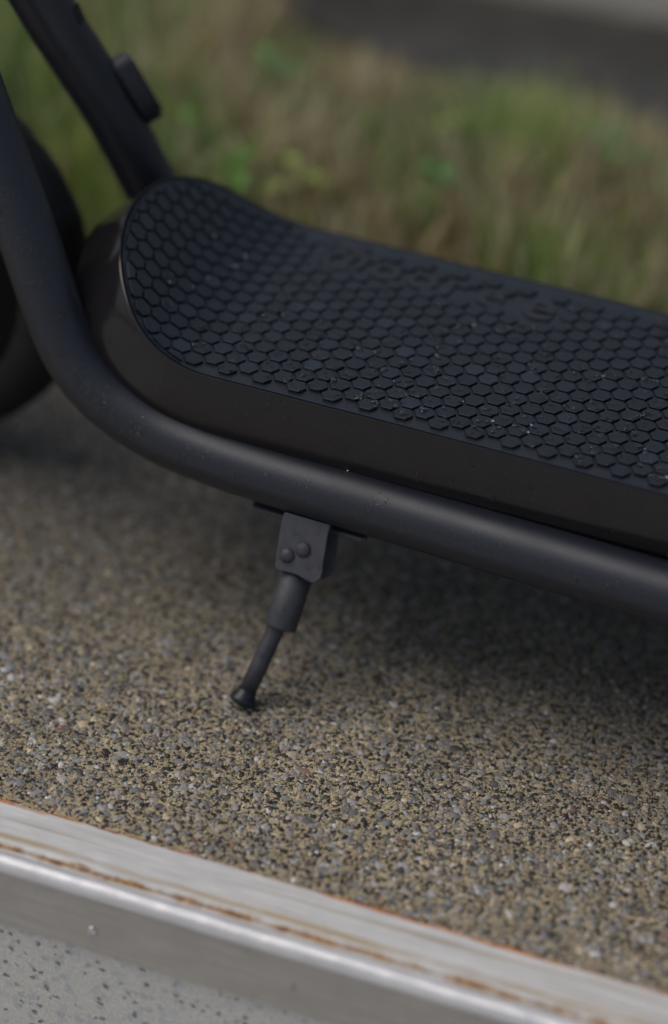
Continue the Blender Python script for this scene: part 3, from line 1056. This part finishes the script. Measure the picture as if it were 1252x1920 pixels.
# ------------------------------------------------------------------ water on the scooter
def droplets():
    vs, fs = [], []
    def dome(c, nrm, r, asp=1.0, ang=0.0, flat=0.42, lift=0.0):
        nrm = nrm.normalized()
        t = Vector((1, 0, 0)) if abs(nrm.x) < 0.9 else Vector((0, 1, 0))
        t = (t - nrm * t.dot(nrm)).normalized()
        b = nrm.cross(t)
        t, b = t * math.cos(ang) + b * math.sin(ang), b * math.cos(ang) - t * math.sin(ang)
        K, R_ = (14, 5) if r > 0.0006 else (8, 3)
        base = len(vs)
        ph = [random.uniform(0, 6.28) for _ in range(3)]
        wob = [1 + 0.10 * math.sin(2 * 2 * math.pi * k / K + ph[0]) + 0.10 * math.sin(3 * 2 * math.pi * k / K + ph[1]) for k in range(K)]
        for q in range(R_):
            a = q / R_ * math.pi / 2
            for k in range(K):
                th = 2 * math.pi * k / K
                rr = r * math.cos(a) * wob[k]
                vs.append(c + t * (rr * math.cos(th)) + b * (rr * math.sin(th) * asp) + nrm * (r * flat * math.sin(a) + lift - (0.0001 if q == 0 else 0)))
        vs.append(c + nrm * (r * flat + lift))
        for q in range(R_ - 1):
            for k in range(K):
                k2 = (k + 1) % K
                fs.append((base + q * K + k, base + q * K + k2, base + (q + 1) * K + k2, base + (q + 1) * K + k))
        for k in range(K):
            fs.append((base + (R_ - 1) * K + k, base + (R_ - 1) * K + (k + 1) % K, base + R_ * K))
        fs.append(tuple(base + k for k in reversed(range(K))))
    up = Vector((0, 0, 1))
    vis = [h for h in hexes if -0.42 < h[0] < 0.0 or (h[0] < 0.06 and random.random() < 0.25)]
    for (s, y, poly) in vis:
        near = 1.0 - (y + 0.07) / 0.13
        if random.random() > 0.35 + 0.75 * max(0.0, min(1, near + 0.25)):
            continue
        nd = random.choice((2, 3, 4, 5, 6, 7))
        for _ in range(nd):
            a, q = random.uniform(0, 6.28), math.sqrt(random.random()) * HR * 0.78
            ds, dy = q * math.cos(a), q * math.sin(a)
            r = min(0.0023, 0.00092 * math.exp(random.gauss(0.0, 0.60)))
            t = prof(s + ds)[2]
            nrm = Vector((math.sin(t), 0, math.cos(t)))
            p = S(s + ds, y + dy, 0.0016)
            if inside(s + ds, y + dy, 0.005):
                dome(p, nrm, r, random.uniform(0.5, 1), random.uniform(0, 3), 0.5)
                if r > 0.0008 or random.random() < 0.15:
                    dome(p + Vector((random.uniform(-1, 1) * r, random.uniform(-1, 1) * r, 0.00001)), nrm, r * random.uniform(0.5, 0.9), 0.8, 0, 0.30)
    for _ in range(2600):     # fine beads in the grooves and along the margin
        s = random.uniform(-0.42, 0.03); y = YC - random.random() ** 0.8 * 0.0875 + random.choice((0, 0, 0.05))
        if not inside(s, y, 0.003):
            continue
        t = prof(s)[2]
        dome(S(s, y, 0.0), Vector((math.sin(t), 0, math.cos(t))), random.uniform(0.00018, 0.00065), random.uniform(0.6, 1), random.uniform(0, 3), 0.45)
    # on the side wall of the shell
    for _ in range(420):
        s = random.uniform(-0.40, 0.07); h = -random.uniform(0.003, 0.037)
        w = half_width(s); w2 = half_width(s + 0.001)
        t = prof(s)[2]
        tang = (S(s + 0.001, YC - w2, h) - S(s, YC - w, h)).normalized()
        nn = tang.cross(Vector((math.sin(t), 0, math.cos(t))))
        if nn.y > 0:
            nn = -nn
        r = random.choice((0.0003, 0.0004, 0.0005, 0.0009, 0.0012))
        dome(S(s, YC - w - 0.0002, h), nn, r, random.uniform(0.8, 1.7), 0, 0.22)
    # on the near tube: clusters and drips
    np_ = len(tube_path)
    cl = [(random.randrange(16, np_ - 18), random.uniform(-0.3, 1.3)) for _ in range(95)]
    for ci, (i, el) in enumerate(cl):
        for _ in range(random.choice((1, 2, 3, 6, 9))):
            j = max(1, min(np_ - 2, i + random.choice((-1, 0, 0, 1)))) if ci % 3 == 0 else i
            p, q = tube_path[j], tube_path[j + 1]
            tg = (q - p).normalized()
            f_ = random.random()
            cdir = (Vector((0, -1, 0)) - tg * (-tg.y)).normalized()
            udir = tg.cross(cdir)
            if udir.z < 0:
                udir = -udir
            e = el * 0.6 + random.gauss(0, 0.16)
            nn = cdir * math.cos(e) + udir * math.sin(e)
            dome(p + (q - p) * f_ + nn * (TR - 0.00005), nn, random.uniform(0.0004, 0.0013), random.uniform(0.6, 1.8), 1.3, 0.40)
    for x in (-0.035, 0.0, 0.022, 0.055, 0.088):
        y = -0.0722 - 0.044 * (x + 0.0174)
        dome(Vector((x, y, 0.117 - TR + 0.0001)), Vector((0, 0.0, -1)), 0.0011, 1, 0, 0.8)
    o = mesh_obj("water_droplets", vs, fs, M_drop, smooth=True, kind="stuff")
    adopt(o)
droplets()

# ------------------------------------------------------------------ verge: grass (uncountable)
def vnoise(x, y, sc, seed):
    r_ = np.random.default_rng(seed)
    G = r_.random((64, 64))
    fx, fy = (x * sc) % 63, (y * sc) % 63
    ix, iy = fx.astype(int), fy.astype(int)
    tx, ty = fx - ix, fy - iy
    tx, ty = tx * tx * (3 - 2 * tx), ty * ty * (3 - 2 * ty)
    return (G[ix, iy] * (1 - tx) * (1 - ty) + G[ix + 1, iy] * tx * (1 - ty) + G[ix, iy + 1] * (1 - tx) * ty + G[ix + 1, iy + 1] * tx * ty)

def grass():
    n = 24000
    x = rng.uniform(-1.25, 0.75, n)
    y = GY + 0.008 + 0.375 * rng.random(n)
    left = np.clip((-0.36 - x) / 0.25, 0, 1)
    y = y + left * 0.30 * rng.random(n)
    # thins out towards the back
    cl = vnoise(x + 5, y + 5, 22, 3)
    h = (0.035 + 0.085 * cl + 0.03 * rng.random(n)) * (1 + 0.25 * left)
    h *= np.clip((0.71 + left * 0.5 - y) / 0.26, 0.25, 1)
    w = rng.uniform(0.0012, 0.0030, n)
    ang = rng.uniform(0, 2 * math.pi, n)
    lean = rng.uniform(0.05, 0.55, n) * h
    SG = 4
    vs = np.empty((n, 2 * SG + 1, 3), np.float32)
    dx, dy = np.cos(ang), np.sin(ang)
    face = ang + rng.normal(math.pi / 2, 0.5, n)
    wx, wy = np.cos(face), np.sin(face)
    for k in range(SG):
        t = k / SG
        cx = x + dx * lean * t * t
        cy = y + dy * lean * t * t
        ww = w * (1 - t * 0.55)
        vs[:, 2 * k, 0] = cx - wx * ww
        vs[:, 2 * k, 1] = cy - wy * ww
        vs[:, 2 * k + 1, 0] = cx + wx * ww
        vs[:, 2 * k + 1, 1] = cy + wy * ww
        vs[:, 2 * k, 2] = vs[:, 2 * k + 1, 2] = -0.012 + h * t
    vs[:, 2 * SG, 0] = x + dx * lean
    vs[:, 2 * SG, 1] = y + dy * lean
    vs[:, 2 * SG, 2] = -0.012 + h
    faces = []
    q = [(2 * k, 2 * k + 1, 2 * k + 3, 2 * k + 2) for k in range(SG - 1)]
    base = (np.arange(n) * (2 * SG + 1))[:, None, None]
    Q = (np.array(q)[None] + base).reshape(-1)
    T = (np.array([(2 * SG - 2, 2 * SG - 1, 2 * SG)])[None] + base).reshape(-1)
    loops = np.concatenate([Q, T]).astype(np.int32)
    nq = n * (SG - 1)
    starts = np.concatenate([np.arange(nq) * 4, nq * 4 + np.arange(n) * 3]).astype(np.int32)
    me = bpy.data.meshes.new("grass")
    me.vertices.add(n * (2 * SG + 1))
    me.vertices.foreach_set("co", vs.reshape(-1))
    me.loops.add(len(loops))
    me.loops.foreach_set("vertex_index", loops)
    me.polygons.add(nq + n)
    me.polygons.foreach_set("loop_start", starts)
    me.update(calc_edges=True)
    dry = vnoise(x + 3, y + 9, 16, 8) + 0.22 * rng.normal(0, 0.6, n) - 0.15 * left
    pal_g = np.array([(0.09, 0.155, 0.055), (0.15, 0.24, 0.07), (0.24, 0.33, 0.095), (0.38, 0.40, 0.16)])
    pal_d = np.array([(0.44, 0.38, 0.23), (0.32, 0.27, 0.15), (0.52, 0.47, 0.33), (0.24, 0.17, 0.11), (0.34, 0.33, 0.16)])
    tone = vnoise(x + 11, y + 2, 30, 21)
    cg = pal_g[np.clip((tone * 4 + rng.normal(0, 0.5, n)).astype(int), 0, 3)]
    cd = pal_d[rng.integers(0, 5, n)]
    m_ = (dry > 0.42)[:, None]
    col = np.where(m_, cd, cg) * rng.uniform(1.0, 1.75, (n, 1))
    pale = (rng.random(n) < 0.06)[:, None]
    col = np.where(pale, np.array([0.62, 0.57, 0.42]), col)
    ca = np.ones((n, 2 * SG + 1, 4), np.float32)
    ca[:, :, :3] = col[:, None]
    att = me.color_attributes.new("blade_tint", 'FLOAT_COLOR', 'POINT')
    att.data.foreach_set("color", ca.reshape(-1))
    me.materials.append(M_grass)
    o = bpy.data.objects.new("grass", me)
    COL.objects.link(o)
    o["kind"] = "stuff"
    o["label"] = "mixed green and dry grass behind the pavement"
    o["category"] = "grass"
grass()

def weed(x, y, mat, label, n=9, size=0.045, height=0.07, name="leafy_weed", group="leafy weeds in the grass verge"):
    root = empty(name, (x, y, -0.012), label, "weed", group)
    st = tube("stem", [Vector((0, 0, 0)), Vector((0.003, 0.002, height * 0.5)), Vector((0.0, 0.004, height))], [0.0022, 0.0017, 0.0008], M_stem, root, seg=6)
    for k in range(n):
        a = k * 2.4 + random.uniform(-0.3, 0.3)
        z = height * (0.25 + 0.75 * k / n)
        L_ = size * random.uniform(0.75, 1.15) * (1 - 0.35 * k / n)
        W_ = L_ * 0.26
        el = random.uniform(0.15, 0.7)
        d = Vector((math.cos(a), math.sin(a), 0))
        sd = Vector((-math.sin(a), math.cos(a), 0))
        vs, fs = [], []
        for i in range(7):
            t = i / 6
            wv = W_ * math.sin(math.pi * (0.06 + 0.94 * t) ** 0.8) if i < 6 else 0.0003
            c = d * (L_ * t) + Vector((0, 0, z + L_ * (math.sin(el) * t - 0.5 * t * t)))
            vs += [c - sd * wv + Vector((0, 0, wv * 0.35)), c, c + sd * wv + Vector((0, 0, wv * 0.35))]
        for i in range(6):
            fs += [(i * 3, i * 3 + 1, i * 3 + 4, i * 3 + 3), (i * 3 + 1, i * 3 + 2, i * 3 + 5, i * 3 + 4)]
        mesh_obj("leaf", vs, fs, mat, root, smooth=True)
    return root
weed(-0.292, 0.315, M_leaf, "bright green leafy weed behind the middle of the footboard", 12, 0.038, 0.100)
weed(-0.255, 0.335, M_leaf_yellow, "yellow green leafy weed just right of the brightest green weed", 10, 0.036, 0.095)
weed(-0.352, 0.372, M_leaf, "green leafy weed behind the curved nose of the footboard", 11, 0.034, 0.100)
weed(-0.165, 0.375, M_leaf_dark, "dark green leafy weed in the verge right of the picture's centre", 11, 0.036, 0.100)
weed(-0.075, 0.475, M_leaf_dark, "dark green leafy weed at the right edge of the picture", 13, 0.042, 0.100)
weed(-0.545, 0.49, M_leaf_dark, "tall dark green weed at the top left corner behind the front tubes", 14, 0.055, 0.14)
weed(-0.480, 0.60, M_leaf, "green weed at the top of the picture left of the red leaved weed", 12, 0.045, 0.10)
weed(-0.405, 0.500, M_leaf_red, "small weed with red brown leaves behind the far frame tube", 11, 0.026, 0.100)
weed(-0.43, 0.40, M_leaf_yellow, "yellow green weed between the far frame tube and the nose of the footboard", 9, 0.034, 0.09)
weed(-0.19, 0.455, M_leaf_yellow, "pale yellow green weed in the middle of the verge right of the lettering", 9, 0.030, 0.095)
weed(-0.33, 0.47, M_leaf_dark, "dark green weed in the middle of the verge behind the brightest green weed", 10, 0.036, 0.10)
